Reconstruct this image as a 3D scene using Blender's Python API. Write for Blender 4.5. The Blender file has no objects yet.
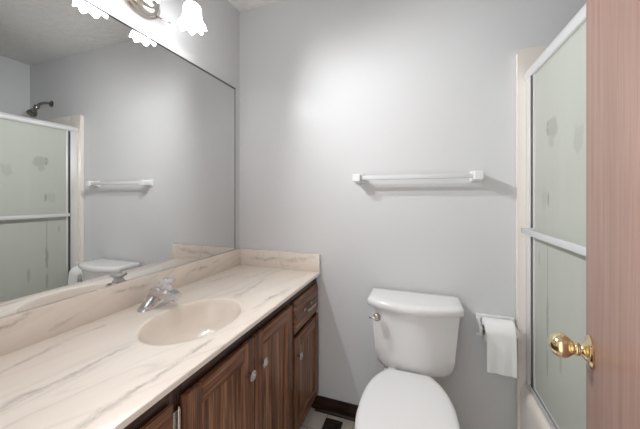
import bpy, bmesh, math, random
from mathutils import Vector, Matrix

PI = math.pi
sc = bpy.context.scene
C = sc.collection

# ------------------------------------------------------------------ camera
cd = bpy.data.cameras.new('camera')
cam = bpy.data.objects.new('camera', cd)
C.objects.link(cam)
cam.location = (1.086, 0.0, 1.230)
cam.rotation_euler = (PI / 2, 0, math.radians(19.5))
cd.sensor_width = 36.0
cd.lens = 277.5 / 640 * 36.0
cd.shift_y = -(214.5 - 195.7) / 640
cd.clip_start = 0.01
sc.camera = cam

# ------------------------------------------------------------------ world / exposure
w = bpy.data.worlds.new('world')
sc.world = w
w.use_nodes = True
bg = w.node_tree.nodes['Background']
bg.inputs[0].default_value = (0.965, 0.983, 1.0, 1)
bg.inputs[1].default_value = 1.42         # daylight of the hall, arrives through the open doorway
SHADE_EMIT = 7.5                         # frosted lamp shades over the mirror
BULB_EMIT = 35.0
BEAM = 35.0        # W per added spot below a shade, aimed into the room
sc.view_settings.view_transform = 'Standard'
sc.view_settings.look = 'None'
sc.view_settings.gamma = 1.0
sc.view_settings.use_curve_mapping = False
sc.view_settings.exposure = 0.07

D = 1.512          # back wall
YF = -0.05         # inner face of the door wall
CEIL = 2.412
XR = 2.245         # far shower wall
CT = 0.793         # counter top


# ------------------------------------------------------------------ materials
def new_mat(name):
    m = bpy.data.materials.new(name)
    m.use_nodes = True
    nt = m.node_tree
    return m, nt, nt.nodes['Principled BSDF'], nt.nodes, nt.links


def principled(name, col, rough=0.5, metal=0.0, coat=0.0, spec=0.5, trans=0.0, ior=1.45, bump=0.0, bscale=100.0):
    m, nt, p, N, L = new_mat(name)
    p.inputs['Base Color'].default_value = (*col, 1)
    p.inputs['Roughness'].default_value = rough
    p.inputs['Metallic'].default_value = metal
    p.inputs['Coat Weight'].default_value = coat
    p.inputs['Specular IOR Level'].default_value = spec
    p.inputs['Transmission Weight'].default_value = trans
    p.inputs['IOR'].default_value = ior
    tc = N.new('ShaderNodeTexCoord')
    nz = N.new('ShaderNodeTexNoise')
    nz.inputs['Scale'].default_value = bscale
    nz.inputs['Detail'].default_value = 3
    L.new(tc.outputs['Object'], nz.inputs['Vector'])
    if bump:
        b = N.new('ShaderNodeBump')
        b.inputs['Strength'].default_value = bump
        b.inputs['Distance'].default_value = 0.002
        L.new(nz.outputs['Fac'], b.inputs['Height'])
        L.new(b.outputs['Normal'], p.inputs['Normal'])
    else:                                   # faint tonal variation
        mx = N.new('ShaderNodeMapRange')
        mx.inputs['To Min'].default_value = max(rough - 0.02, 0.0)
        mx.inputs['To Max'].default_value = rough + 0.02
        L.new(nz.outputs['Fac'], mx.inputs['Value'])
        L.new(mx.outputs['Result'], p.inputs['Roughness'])
    return m


def wood(name, stretch, dark, mid, light, rough=0.35, scale=1.0, coat=0.12, contrast=1.0):
    """stretch: noise scale per axis (small along the grain)."""
    m, nt, p, N, L = new_mat(name)
    tc = N.new('ShaderNodeTexCoord')
    mp = N.new('ShaderNodeMapping')
    mp.inputs['Scale'].default_value = tuple(s * scale for s in stretch)
    L.new(tc.outputs['Object'], mp.inputs['Vector'])
    n1 = N.new('ShaderNodeTexNoise')
    n1.inputs['Scale'].default_value = 1.0
    n1.inputs['Detail'].default_value = 4
    n1.inputs['Distortion'].default_value = 0.8
    L.new(mp.outputs['Vector'], n1.inputs['Vector'])
    mp2 = N.new('ShaderNodeMapping')
    mp2.inputs['Scale'].default_value = tuple(s * scale * 5 for s in stretch)
    L.new(tc.outputs['Object'], mp2.inputs['Vector'])
    n2 = N.new('ShaderNodeTexNoise')
    n2.inputs['Scale'].default_value = 1.0
    n2.inputs['Detail'].default_value = 2
    L.new(mp2.outputs['Vector'], n2.inputs['Vector'])
    mix = N.new('ShaderNodeMath')
    mix.operation = 'MULTIPLY_ADD'
    mix.inputs[1].default_value = 0.45
    L.new(n2.outputs['Fac'], mix.inputs[0])
    sc_ = N.new('ShaderNodeMath')
    sc_.operation = 'MULTIPLY'
    sc_.inputs[1].default_value = 0.62
    L.new(n1.outputs['Fac'], sc_.inputs[0])
    L.new(sc_.outputs[0], mix.inputs[2])
    r = N.new('ShaderNodeValToRGB')
    e = r.color_ramp.elements
    e[0].position = 0.53 - 0.13 / contrast
    e[0].color = (*dark, 1)
    e[1].position = 0.53 + 0.13 / contrast
    e[1].color = (*light, 1)
    k = r.color_ramp.elements.new(0.53)
    k.color = (*mid, 1)
    L.new(mix.outputs[0], r.inputs['Fac'])
    L.new(r.outputs['Color'], p.inputs['Base Color'])
    p.inputs['Roughness'].default_value = rough
    p.inputs['Specular IOR Level'].default_value = 0.3
    p.inputs['Coat Weight'].default_value = coat
    p.inputs['Coat Roughness'].default_value = 0.25
    b = N.new('ShaderNodeBump')
    b.inputs['Strength'].default_value = 0.15
    b.inputs['Distance'].default_value = 0.001
    L.new(n2.outputs['Fac'], b.inputs['Height'])
    L.new(b.outputs['Normal'], p.inputs['Normal'])
    return m


VEIN_SHIFT = (0.0, 0.0, 0.0)
VEIN_ORG = Vector((0.28, 0.73, 0.768))          # origin of the countertop
VEINS = [((0.285, 0.18, CT), (0.289, 0.42, CT), 0.022, 0.75), ((0.285, 0.36, CT), (0.300, 0.60, CT), 0.016, 0.70),
         ((0.462, 0.20, CT), (0.494, 0.45, CT), 0.018, 0.75), ((0.488, 0.40, CT), (0.494, 0.70, CT), 0.014, 0.85),
         ((0.150, 0.25, CT), (0.071, 0.56, CT), 0.013, 0.55), ((0.068, 0.50, CT), (0.101, 0.72, CT), 0.010, 0.45),
         ((0.345, 0.99, CT), (0.323, 1.30, CT), 0.018, 0.60), ((0.480, 0.92, CT), (0.515, 1.20, CT), 0.016, 0.70),
         ((0.067, 0.98, CT), (0.127, 1.33, CT), 0.014, 0.60), ((0.22, 1.22, CT), (0.27, 1.44, CT), 0.012, 0.45),
         ((0.020, 0.26, 0.850), (0.020, 0.50, 0.885), 0.014, 0.80), ((0.020, 0.52, 0.815), (0.020, 0.60, 0.840), 0.010, 0.60),
         ((0.020, 0.70, 0.872), (0.020, 0.87, 0.855), 0.012, 0.65), ((0.020, 1.02, 0.838), (0.020, 1.30, 0.872), 0.012, 0.55),
         ((0.090, 1.492, 0.838), (0.330, 1.492, 0.850), 0.014, 0.70), ((0.300, 1.492, 0.848), (0.520, 1.492, 0.868), 0.016, 0.65),
         ((0.300, 1.492, 0.812), (0.440, 1.492, 0.820), 0.008, 0.45)]
def marble_mat(name='cultured_marble', amount=1.0):
    m, nt, p, N, L = new_mat(name)
    tc = N.new('ShaderNodeTexCoord')
    vr = N.new('ShaderNodeMapping')
    vr.inputs['Rotation'].default_value = (math.radians(-9), 0.0, math.radians(11))
    L.new(tc.outputs['Object'], vr.inputs['Vector'])
    mp = N.new('ShaderNodeMapping')
    mp.inputs['Scale'].default_value = (4.4, 0.62, 4.4)
    mp.inputs['Location'].default_value = VEIN_SHIFT
    L.new(vr.outputs['Vector'], mp.inputs['Vector'])
    n = N.new('ShaderNodeTexNoise')
    n.inputs['Scale'].default_value = 1.0
    n.inputs['Detail'].default_value = 5
    n.inputs['Roughness'].default_value = 0.42
    n.inputs['Distortion'].default_value = 0.6
    L.new(mp.outputs['Vector'], n.inputs['Vector'])

    def math_(op, a, b=None, clamp=False):
        q = N.new('ShaderNodeMath')
        q.operation = op
        q.use_clamp = clamp
        if hasattr(a, 'links'):
            L.new(a, q.inputs[0])
        else:
            q.inputs[0].default_value = a
        if b is not None:
            if hasattr(b, 'links'):
                L.new(b, q.inputs[1])
            else:
                q.inputs[1].default_value = b
        return q.outputs[0]
    dd = math_('ABSOLUTE', math_('SUBTRACT', n.outputs['Fac'], 0.5))
    ridge = math_('SUBTRACT', 1.0, math_('DIVIDE', dd, 0.016), True)
    ridge = math_('POWER', ridge, 1.5)
    d2 = math_('ABSOLUTE', math_('SUBTRACT', n.outputs['Fac'], 0.405))
    r2 = math_('SUBTRACT', 1.0, math_('DIVIDE', d2, 0.013), True)
    d3 = math_('ABSOLUTE', math_('SUBTRACT', n.outputs['Fac'], 0.585))
    r3 = math_('SUBTRACT', 1.0, math_('DIVIDE', d3, 0.015), True)
    ridge = math_('MAXIMUM', ridge, math_('MULTIPLY', math_('MAXIMUM', r2, r3), 0.8))
    soft = math_('SUBTRACT', 1.0, math_('DIVIDE', dd, 0.06), True)
    g = N.new('ShaderNodeTexNoise')
    g.inputs['Scale'].default_value = 1.3
    g.inputs['Detail'].default_value = 3
    L.new(mp.outputs['Vector'], g.inputs['Vector'])
    gate = N.new('ShaderNodeMapRange')
    gate.inputs['From Min'].default_value = 0.38
    gate.inputs['From Max'].default_value = 0.55
    L.new(g.outputs['Fac'], gate.inputs['Value'])
    vein = math_('MULTIPLY', math_('ADD', math_('MULTIPLY', ridge, 0.40 * amount), math_('MULTIPLY', soft, 0.24 * amount)), gate.outputs[0], True)
    # long individual veins: segment, half width, strength
    wz = N.new('ShaderNodeTexNoise')
    wz.inputs['Scale'].default_value = 9
    wz.inputs['Detail'].default_value = 5
    wz.inputs['Roughness'].default_value = 0.6
    L.new(tc.outputs['Object'], wz.inputs['Vector'])
    wo = N.new('ShaderNodeVectorMath')
    wo.operation = 'MULTIPLY_ADD'
    wo.inputs[1].default_value = (0.075, 0.075, 0.075)
    wo.inputs[2].default_value = (-0.0375, -0.0375, -0.0375)
    L.new(wz.outputs['Color'], wo.inputs[0])
    wp = N.new('ShaderNodeVectorMath')
    wp.operation = 'ADD'
    L.new(tc.outputs['Object'], wp.inputs[0])
    L.new(wo.outputs[0], wp.inputs[1])
    st = N.new('ShaderNodeMapping')
    st.inputs['Scale'].default_value = (110, 9, 110)
    L.new(wp.outputs[0], st.inputs['Vector'])
    sn = N.new('ShaderNodeTexNoise')
    sn.inputs['Scale'].default_value = 1.0
    sn.inputs['Detail'].default_value = 2
    L.new(st.outputs[0], sn.inputs['Vector'])
    streak = N.new('ShaderNodeMapRange')
    streak.inputs['From Min'].default_value = 0.35
    streak.inputs['From Max'].default_value = 0.65
    streak.inputs['To Min'].default_value = 0.35
    L.new(sn.outputs['Fac'], streak.inputs['Value'])
    hero = None
    for a, b_, hw, st_ in VEINS:
        A, B = Vector(a) - VEIN_ORG, Vector(b_) - VEIN_ORG
        d = B - A
        q = N.new('ShaderNodeVectorMath')
        q.operation = 'SUBTRACT'
        q.inputs[1].default_value = A
        L.new(wp.outputs[0], q.inputs[0])
        dt = N.new('ShaderNodeVectorMath')
        dt.operation = 'DOT_PRODUCT'
        dt.inputs[1].default_value = d / d.length_squared
        L.new(q.outputs[0], dt.inputs[0])
        t = math_('ADD', dt.outputs['Value'], 0.0, True)
        pr = N.new('ShaderNodeVectorMath')
        pr.operation = 'SCALE'
        pr.inputs[0].default_value = d
        L.new(t, pr.inputs['Scale'])
        df = N.new('ShaderNodeVectorMath')
        df.operation = 'DISTANCE'
        L.new(q.outputs[0], df.inputs[0])
        L.new(pr.outputs[0], df.inputs[1])
        fade = math_('MULTIPLY', math_('MULTIPLY', t, math_('SUBTRACT', 1.0, t)), 4.0)
        band = math_('SUBTRACT', 1.0, math_('DIVIDE', df.outputs['Value'], hw), True)
        v_ = math_('MULTIPLY', math_('MULTIPLY', band, math_('POWER', fade, 0.5)), st_ * amount)
        hero = v_ if hero is None else math_('MAXIMUM', hero, v_)
    vein = math_('MAXIMUM', math_('MULTIPLY', vein, 0.35), math_('MULTIPLY', hero, streak.outputs[0]), True)
    cl = N.new('ShaderNodeTexNoise')
    cl.inputs['Scale'].default_value = 3.0
    cl.inputs['Detail'].default_value = 2
    L.new(tc.outputs['Object'], cl.inputs['Vector'])
    base = N.new('ShaderNodeMix')
    base.data_type = 'RGBA'
    base.inputs[6].default_value = (0.80, 0.715, 0.63, 1)
    base.inputs[7].default_value = (0.85, 0.775, 0.695, 1)
    L.new(cl.outputs['Fac'], base.inputs[0])
    mx = N.new('ShaderNodeMix')
    mx.data_type = 'RGBA'
    mx.inputs[7].default_value = (0.24, 0.205, 0.185, 1)
    L.new(vein, mx.inputs[0])
    L.new(base.outputs[2], mx.inputs[6])
    L.new(mx.outputs[2], p.inputs['Base Color'])
    p.inputs['Roughness'].default_value = 0.22
    p.inputs['Coat Weight'].default_value = 0.3
    p.inputs['Coat Roughness'].default_value = 0.12
    return m


def wall_mat(name, col, rough, bump, bscale):
    return principled(name, col, rough=rough, bump=bump, bscale=bscale)


def ceiling_mat():
    m, nt, p, N, L = new_mat('knockdown_ceiling')
    tc = N.new('ShaderNodeTexCoord')
    n = N.new('ShaderNodeTexNoise')
    n.inputs['Scale'].default_value = 26
    n.inputs['Detail'].default_value = 5
    L.new(tc.outputs['Object'], n.inputs['Vector'])
    r = N.new('ShaderNodeMapRange')
    r.inputs['From Min'].default_value = 0.42
    r.inputs['From Max'].default_value = 0.58
    L.new(n.outputs['Fac'], r.inputs['Value'])
    b = N.new('ShaderNodeBump')
    b.inputs['Strength'].default_value = 0.55
    b.inputs['Distance'].default_value = 0.006
    L.new(r.outputs['Result'], b.inputs['Height'])
    L.new(b.outputs['Normal'], p.inputs['Normal'])
    p.inputs['Base Color'].default_value = (0.87, 0.87, 0.855, 1)
    p.inputs['Roughness'].default_value = 0.8
    return m


def floor_mat():
    m, nt, p, N, L = new_mat('vinyl_tile_floor')
    tc = N.new('ShaderNodeTexCoord')
    br = N.new('ShaderNodeTexBrick')
    br.offset = 0.5
    br.inputs['Scale'].default_value = 1.0
    br.inputs['Brick Width'].default_value = 0.152
    br.inputs['Row Height'].default_value = 0.152
    br.inputs['Mortar Size'].default_value = 0.0025
    br.inputs['Color1'].default_value = (0.83, 0.775, 0.70, 1)
    br.inputs['Color2'].default_value = (0.79, 0.73, 0.65, 1)
    br.inputs['Mortar'].default_value = (0.45, 0.40, 0.35, 1)
    L.new(tc.outputs['Object'], br.inputs['Vector'])
    n = N.new('ShaderNodeTexNoise')
    n.inputs['Scale'].default_value = 18
    n.inputs['Detail'].default_value = 5
    L.new(tc.outputs['Object'], n.inputs['Vector'])
    mx = N.new('ShaderNodeMix')
    mx.data_type = 'RGBA'
    mx.blend_type = 'MULTIPLY'
    mx.inputs[0].default_value = 0.15
    L.new(br.outputs['Color'], mx.inputs[6])
    L.new(n.outputs['Color'], mx.inputs[7])
    L.new(mx.outputs[2], p.inputs['Base Color'])
    p.inputs['Roughness'].default_value = 0.35
    return m


def shower_glass_mat(stains):
    """Obscure greenish glass; stains = (y, z, half width y, half height z, strength) in object space (the panel's own position)."""
    m, nt, p, N, L = new_mat('obscure_shower_glass')
    out = N['Material Output']
    N.remove(p)
    tc = N.new('ShaderNodeTexCoord')
    wn = N.new('ShaderNodeTexNoise')
    wn.inputs['Scale'].default_value = 22
    wn.inputs['Detail'].default_value = 3
    L.new(tc.outputs['Object'], wn.inputs['Vector'])
    sub = N.new('ShaderNodeVectorMath')
    sub.operation = 'SUBTRACT'
    sub.inputs[1].default_value = (0.5, 0.5, 0.5)
    L.new(wn.outputs['Color'], sub.inputs[0])
    acc = None
    for (y, z, hy, hz, s) in stains:
        a = N.new('ShaderNodeVectorMath')
        a.operation = 'SUBTRACT'
        a.inputs[1].default_value = (0, y, z)
        L.new(tc.outputs['Object'], a.inputs[0])
        b = N.new('ShaderNodeVectorMath')
        b.operation = 'MULTIPLY'
        b.inputs[1].default_value = (0, 1 / hy, 1 / hz)
        L.new(a.outputs[0], b.inputs[0])
        c = N.new('ShaderNodeVectorMath')
        c.operation = 'MULTIPLY_ADD'
        c.inputs[1].default_value = (2.2, 2.2, 2.2)
        L.new(sub.outputs[0], c.inputs[0])
        L.new(b.outputs[0], c.inputs[2])
        sx = N.new('ShaderNodeVectorMath')
        sx.operation = 'MULTIPLY'
        sx.inputs[1].default_value = (0, 1, 1)
        L.new(c.outputs[0], sx.inputs[0])
        ln = N.new('ShaderNodeVectorMath')
        ln.operation = 'LENGTH'
        L.new(sx.outputs[0], ln.inputs[0])
        mr = N.new('ShaderNodeMapRange')
        mr.inputs['From Min'].default_value = 1.15
        mr.inputs['From Max'].default_value = 0.75
        mr.inputs['To Max'].default_value = s
        L.new(ln.outputs['Value'], mr.inputs['Value'])
        if acc is None:
            acc = mr.outputs[0]
        else:
            q = N.new('ShaderNodeMath')
            q.operation = 'MAXIMUM'
            L.new(acc, q.inputs[0])
            L.new(mr.outputs[0], q.inputs[1])
            acc = q.outputs[0]
    # soft vertical water streaks
    mp = N.new('ShaderNodeMapping')
    mp.inputs['Scale'].default_value = (1, 14, 0.9)
    L.new(tc.outputs['Object'], mp.inputs['Vector'])
    sn = N.new('ShaderNodeTexNoise')
    sn.inputs['Scale'].default_value = 1.0
    sn.inputs['Detail'].default_value = 3
    L.new(mp.outputs[0], sn.inputs['Vector'])
    base = N.new('ShaderNodeMix')
    base.data_type = 'RGBA'
    base.inputs[6].default_value = (0.69, 0.72, 0.64, 1)
    base.inputs[7].default_value = (0.76, 0.785, 0.715, 1)
    L.new(sn.outputs['Fac'], base.inputs[0])
    col = N.new('ShaderNodeMix')
    col.data_type = 'RGBA'
    col.inputs[7].default_value = (0.20, 0.205, 0.15, 1)
    L.new(base.outputs[2], col.inputs[6])
    L.new(acc, col.inputs[0])
    bn = N.new('ShaderNodeTexNoise')
    bn.inputs['Scale'].default_value = 260
    L.new(tc.outputs['Object'], bn.inputs['Vector'])
    bp = N.new('ShaderNodeBump')
    bp.inputs['Strength'].default_value = 0.25
    bp.inputs['Distance'].default_value = 0.002
    L.new(bn.outputs['Fac'], bp.inputs['Height'])
    di = N.new('ShaderNodeBsdfDiffuse')
    tr = N.new('ShaderNodeBsdfTranslucent')
    rf = N.new('ShaderNodeBsdfRefraction')
    rf.inputs['Roughness'].default_value = 0.55
    rf.inputs['IOR'].default_value = 1.25
    gl = N.new('ShaderNodeBsdfGlossy')
    gl.inputs['Roughness'].default_value = 0.32
    for s in (di, tr, rf):
        L.new(col.outputs[2], s.inputs['Color'])
    for s in (rf, gl):
        L.new(bp.outputs[0], s.inputs['Normal'])
    m1 = N.new('ShaderNodeMixShader')
    m1.inputs[0].default_value = 0.30
    L.new(di.outputs[0], m1.inputs[1])
    L.new(tr.outputs[0], m1.inputs[2])
    m2 = N.new('ShaderNodeMixShader')
    m2.inputs[0].default_value = 0.15
    L.new(m1.outputs[0], m2.inputs[1])
    L.new(rf.outputs[0], m2.inputs[2])
    fr = N.new('ShaderNodeFresnel')
    fr.inputs['IOR'].default_value = 1.4
    m3 = N.new('ShaderNodeMixShader')
    L.new(fr.outputs[0], m3.inputs[0])
    L.new(m2.outputs[0], m3.inputs[1])
    L.new(gl.outputs[0], m3.inputs[2])
    L.new(m3.outputs[0], out.inputs['Surface'])
    return m


def emit_mat(name, col, strength):
    m, nt, p, N, L = new_mat(name)
    p.inputs['Base Color'].default_value = (0.9, 0.9, 0.9, 1)
    p.inputs['Roughness'].default_value = 0.3
    p.inputs['Emission Color'].default_value = (*col, 1)
    p.inputs['Emission Strength'].default_value = strength
    return m


M = {}
M['wall'] = wall_mat('grey_wall_paint', (0.675, 0.685, 0.692), 0.30, 0.10, 90)
M['wall'].node_tree.nodes['Principled BSDF'].inputs['Specular IOR Level'].default_value = 0.14
M['ceil'] = ceiling_mat()
M['floor'] = floor_mat()
M['marble'] = marble_mat()
M['basin'] = marble_mat('basin_marble', 0.25)
M['cream'] = principled('cream_fibreglass', (0.82, 0.765, 0.70), 0.25, coat=0.3)
M['china'] = principled('white_china', (0.80, 0.80, 0.795), 0.10, coat=0.4)
M['seat'] = principled('white_seat_plastic', (0.82, 0.82, 0.82), 0.22)
M['white'] = principled('white_ceramic', (0.82, 0.82, 0.81), 0.18, coat=0.3)
M['rail'] = principled('pale_acrylic_rail', (0.70, 0.71, 0.715), 0.25)
M['chrome'] = principled('chrome', (0.80, 0.80, 0.81), 0.10, metal=1.0)
M['dark_chrome'] = principled('tarnished_chrome', (0.30, 0.285, 0.27), 0.22, metal=1.0)
M['nickel'] = principled('brushed_nickel', (0.66, 0.62, 0.57), 0.24, metal=1.0)
M['bronze'] = principled('dark_bronze', (0.05, 0.04, 0.034), 0.45)
M['pewter'] = principled('aged_nickel', (0.42, 0.385, 0.34), 0.3, metal=1.0)
M['silver'] = principled('satin_aluminium', (0.86, 0.865, 0.87), 0.32, metal=0.65)
M['gap_shade'] = principled('shaded_gap', (0.06, 0.06, 0.06), 0.4)  # near-black colour stands for shade in the gaps of the shower frame
M['brass'] = principled('polished_brass', (0.86, 0.71, 0.45), 0.13, metal=1.0)
M['paper'] = principled('tissue_paper', (0.86, 0.86, 0.855), 0.9, bump=0.35, bscale=160)
M['card'] = principled('cardboard_core', (0.42, 0.33, 0.25), 0.8)
M['register'] = principled('brown_painted_steel', (0.045, 0.030, 0.022), 0.45)
M['black'] = principled('dark_gap', (0.012, 0.010, 0.009), 0.8)
dk, md, lt = (0.058, 0.023, 0.011), (0.165, 0.072, 0.036), (0.345, 0.170, 0.085)
M['wood_v'] = wood('oak_vertical_grain', (60, 60, 1.6), dk, md, lt, contrast=0.72)
M['panel_wood'] = wood('oak_panel_grain', (46, 46, 1.4), (0.070, 0.029, 0.014), (0.20, 0.092, 0.047), (0.44, 0.235, 0.125), contrast=0.85)
M['wood_h'] = wood('oak_horizontal_grain', (60, 1.6, 60), dk, md, lt, contrast=0.72)
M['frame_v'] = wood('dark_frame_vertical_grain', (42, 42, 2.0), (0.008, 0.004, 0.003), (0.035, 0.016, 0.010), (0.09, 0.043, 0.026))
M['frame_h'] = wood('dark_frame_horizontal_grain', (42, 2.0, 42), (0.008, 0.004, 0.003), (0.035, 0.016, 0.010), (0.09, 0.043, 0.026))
M['base_wood'] = wood('dark_baseboard_wood', (3, 40, 40), (0.012, 0.006, 0.004), (0.026, 0.012, 0.008), (0.048, 0.022, 0.014))
M['door_wood'] = wood('door_veneer', (34, 34, 1.6), (0.27, 0.145, 0.108), (0.33, 0.19, 0.148), (0.38, 0.235, 0.19),
                      rough=0.42, coat=0.15, contrast=0.75)
M['mirror'] = principled('mirror_silver', (0.735, 0.74, 0.735), 0.0, metal=1.0)
M['mirror'].node_tree.nodes['Principled BSDF'].inputs['Roughness'].default_value = 0.0
for l in list(M['mirror'].node_tree.links):
    if l.to_socket.name == 'Roughness':
        M['mirror'].node_tree.links.remove(l)
M['mirror_edge'] = principled('mirror_edge', (0.12, 0.125, 0.12), 0.3)
M['acrylic'] = principled('clear_acrylic', (0.90, 0.90, 0.90), 0.08, trans=0.55, ior=1.49)
M['shade'] = emit_mat('lit_frosted_glass', (0.985, 0.99, 1.0), SHADE_EMIT)
M['bulb'] = emit_mat('lit_bulb', (0.985, 0.99, 1.0), BULB_EMIT)


# ------------------------------------------------------------------ mesh helpers
def rbox(bm, x0, x1, y0, y1, z0, z1, r=0.0, seg=2, mat=0, rot=None):
    t = bmesh.new()
    bmesh.ops.create_cube(t, size=1.0)
    for v in t.verts:
        v.co = Vector((x0 + (v.co.x + .5) * (x1 - x0), y0 + (v.co.y + .5) * (y1 - y0), z0 + (v.co.z + .5) * (z1 - z0)))
    if r > 0:
        bmesh.ops.bevel(t, geom=list(t.edges), offset=r, segments=seg, profile=0.5, affect='EDGES')
    for f in t.faces:
        f.material_index = mat
    if rot is not None:
        bmesh.ops.transform(t, matrix=rot, verts=t.verts)
    merge(bm, t)


def merge(bm, t):
    me = bpy.data.meshes.new('tmp')
    t.to_mesh(me)
    t.free()
    bm.from_mesh(me)
    bpy.data.meshes.remove(me)


def loft(bm, secs, cap0=True, cap1=True, mat=0, closed=True):
    rows = [[bm.verts.new(p) for p in s] for s in secs]
    n = len(rows[0])
    for a, b in zip(rows, rows[1:]):
        for i in range(n if closed else n - 1):
            j = (i + 1) % n
            f = bm.faces.new((a[i], a[j], b[j], b[i]))
            f.material_index = mat
    if cap0:
        bm.faces.new(list(reversed(rows[0]))).material_index = mat
    if cap1:
        bm.faces.new(rows[-1]).material_index = mat


def frame_of(axis):
    a = Vector(axis).normalized()
    u = a.cross(Vector((0, 0, 1)))
    if u.length < 1e-4:
        u = Vector((1, 0, 0))
    u.normalize()
    return a, u, a.cross(u)


def lathe(bm, prof, origin, axis=(0, 0, 1), n=28, mat=0, cap0=True, cap1=True, wob=None):
    """prof = [(radius, height along axis)]"""
    a, u, v = frame_of(axis)
    o = Vector(origin)
    secs = []
    for k, (r, h) in enumerate(prof):
        s = []
        for i in range(n):
            t = 2 * PI * i / n
            rr, hh = (r, h) if wob is None else wob(k, t, r, h)
            s.append(o + a * hh + (u * math.cos(t) + v * math.sin(t)) * max(rr, 1e-5))
        secs.append(s)
    loft(bm, secs, cap0, cap1, mat)


def tube(bm, pts, r, n=12, mat=0, smooth=True):
    P = [Vector(p) for p in pts]
    if smooth and len(P) > 2:
        Q = []
        for i in range(len(P) - 1):
            p0, p1, p2, p3 = P[max(i - 1, 0)], P[i], P[i + 1], P[min(i + 2, len(P) - 1)]
            for k in range(6):
                t = k / 6
                Q.append(0.5 * ((2 * p1) + (p2 - p0) * t + (2 * p0 - 5 * p1 + 4 * p2 - p3) * t * t
                                + (3 * p1 - p0 - 3 * p2 + p3) * t ** 3))
        Q.append(P[-1])
        P = Q
    R = r if isinstance(r, (list, tuple)) else None
    up = None
    secs = []
    for i, p in enumerate(P):
        d = (P[min(i + 1, len(P) - 1)] - P[max(i - 1, 0)]).normalized()
        if up is None:
            _, u, _v = frame_of(d)
            up = u
        u = (up - d * up.dot(d)).normalized()
        up = u
        v = d.cross(u)
        rr = r if R is None else R[0] + (R[-1] - R[0]) * i / (len(P) - 1)
        secs.append([p + (u * math.cos(2 * PI * k / n) + v * math.sin(2 * PI * k / n)) * rr for k in range(n)])
    loft(bm, secs, True, True, mat)


def wpos(o):
    p = Vector((0, 0, 0))
    while o is not None:
        p += o.location
        o = o.parent
    return p


def obj(name, bm, mats, parent=None, origin=None, angle=35):
    """bm is in world coordinates; the object's origin is the parent's (or the given origin)."""
    bmesh.ops.recalc_face_normals(bm, faces=bm.faces)
    base = wpos(parent) if parent else Vector((0, 0, 0))
    org = Vector(origin) if origin is not None else base
    bmesh.ops.translate(bm, vec=-org, verts=bm.verts)
    me = bpy.data.meshes.new(name)
    bm.to_mesh(me)
    bm.free()
    for m in (mats if isinstance(mats, (list, tuple)) else [mats]):
        me.materials.append(m)
    for f in me.polygons:
        f.use_smooth = True
    me.set_sharp_from_angle(angle=math.radians(angle))
    o = bpy.data.objects.new(name, me)
    C.objects.link(o)
    o.location = org - base
    if parent:
        o.parent = parent
    return o


def tag(o, label=None, cat=None, group=None, kind=None):
    if label:
        o['label'] = label
    if cat:
        o['category'] = cat
    if group:
        o['group'] = group
    if kind:
        o['kind'] = kind
    return o


def thing(name, label, cat, loc, group=None, kind=None):
    o = bpy.data.objects.new(name, None)
    o.empty_display_size = 0.05
    C.objects.link(o)
    o.location = loc
    return tag(o, label, cat, group, kind)


def NB():
    return bmesh.new()


def boxobj(name, dims, mat, parent=None, r=0.0, seg=2, origin=None):
    b = NB()
    rbox(b, *dims, r=r, seg=seg)
    return obj(name, b, mat, parent, origin=origin)


# ------------------------------------------------------------------ room shell
T = 0.10
def shell(name, dims, mat, label, cat):
    tag(boxobj(name, dims, mat), label, cat, kind='structure')

DX0, DX1, DH = 0.40, 1.222, 2.05            # doorway in the door wall
shell('floor', (-T, XR + T, YF - T, D + T, -T, 0.0), M['floor'], 'beige vinyl tile floor between vanity and toilet', 'floor')
shell('ceiling', (-T, XR + T, YF - T, D + T, CEIL, CEIL + T), M['ceil'], 'white textured ceiling above the mirror and toilet', 'ceiling')
shell('wall_left', (-T, 0.0, YF - T, D + T, 0, CEIL), M['wall'], 'pale grey wall behind the big mirror', 'wall')
shell('wall_back', (0.0, XR, D, D + T, 0, CEIL), M['wall'], 'pale grey wall behind the toilet and towel bar', 'wall')
shell('wall_right', (XR, XR + T, YF - T, D + T, 0, CEIL), M['wall'], 'pale grey wall at the far side of the shower', 'wall')
b = NB()
rbox(b, 0.0, DX0, YF - T, YF, 0, CEIL)
rbox(b, DX1, XR, YF - T, YF, 0, CEIL)
rbox(b, DX0, DX1, YF - T, YF, DH, CEIL)
tag(obj('wall_front', b, M['wall']), 'pale grey wall around the open doorway', 'wall', kind='structure')

# door casing (room side) of the same wood as the door
b = NB()
rbox(b, DX0 - 0.055, DX0 + 0.004, YF - 0.002, YF + 0.014, 0, DH + 0.055, r=0.004)
rbox(b, DX1 - 0.004, DX1 + 0.055, YF - 0.002, YF + 0.014, 0, DH + 0.055, r=0.004)
rbox(b, DX0 + 0.004, DX1 - 0.004, YF - 0.002, YF + 0.014, DH - 0.004, DH + 0.055, r=0.004)
tag(obj('trim_1', b, M['door_wood']), 'brown wood casing around the doorway', 'door casing', kind='structure')

# baseboard and shoe moulding on the back wall
BX0, BX1 = 0.470, 1.508
b = NB()
rbox(b, BX0, BX1, D - 0.012, D - 0.0005, 0.0, 0.076, r=0.003)
tag(obj('baseboard_back', b, M['base_wood']), 'dark brown wood baseboard below the grey back wall', 'baseboard', kind='structure')
b = NB()
loft(b, [[Vector((x, D - 0.012, 0.0005)), Vector((x, D - 0.027, 0.0005)), Vector((x, D - 0.026, 0.009)),
          Vector((x, D - 0.022, 0.015)), Vector((x, D - 0.012, 0.018))] for x in (BX0 + 0.06, BX1)])
tag(obj('trim_2', b, M['base_wood']), 'dark shoe moulding at the foot of the back baseboard', 'trim', kind='structure')

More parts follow.
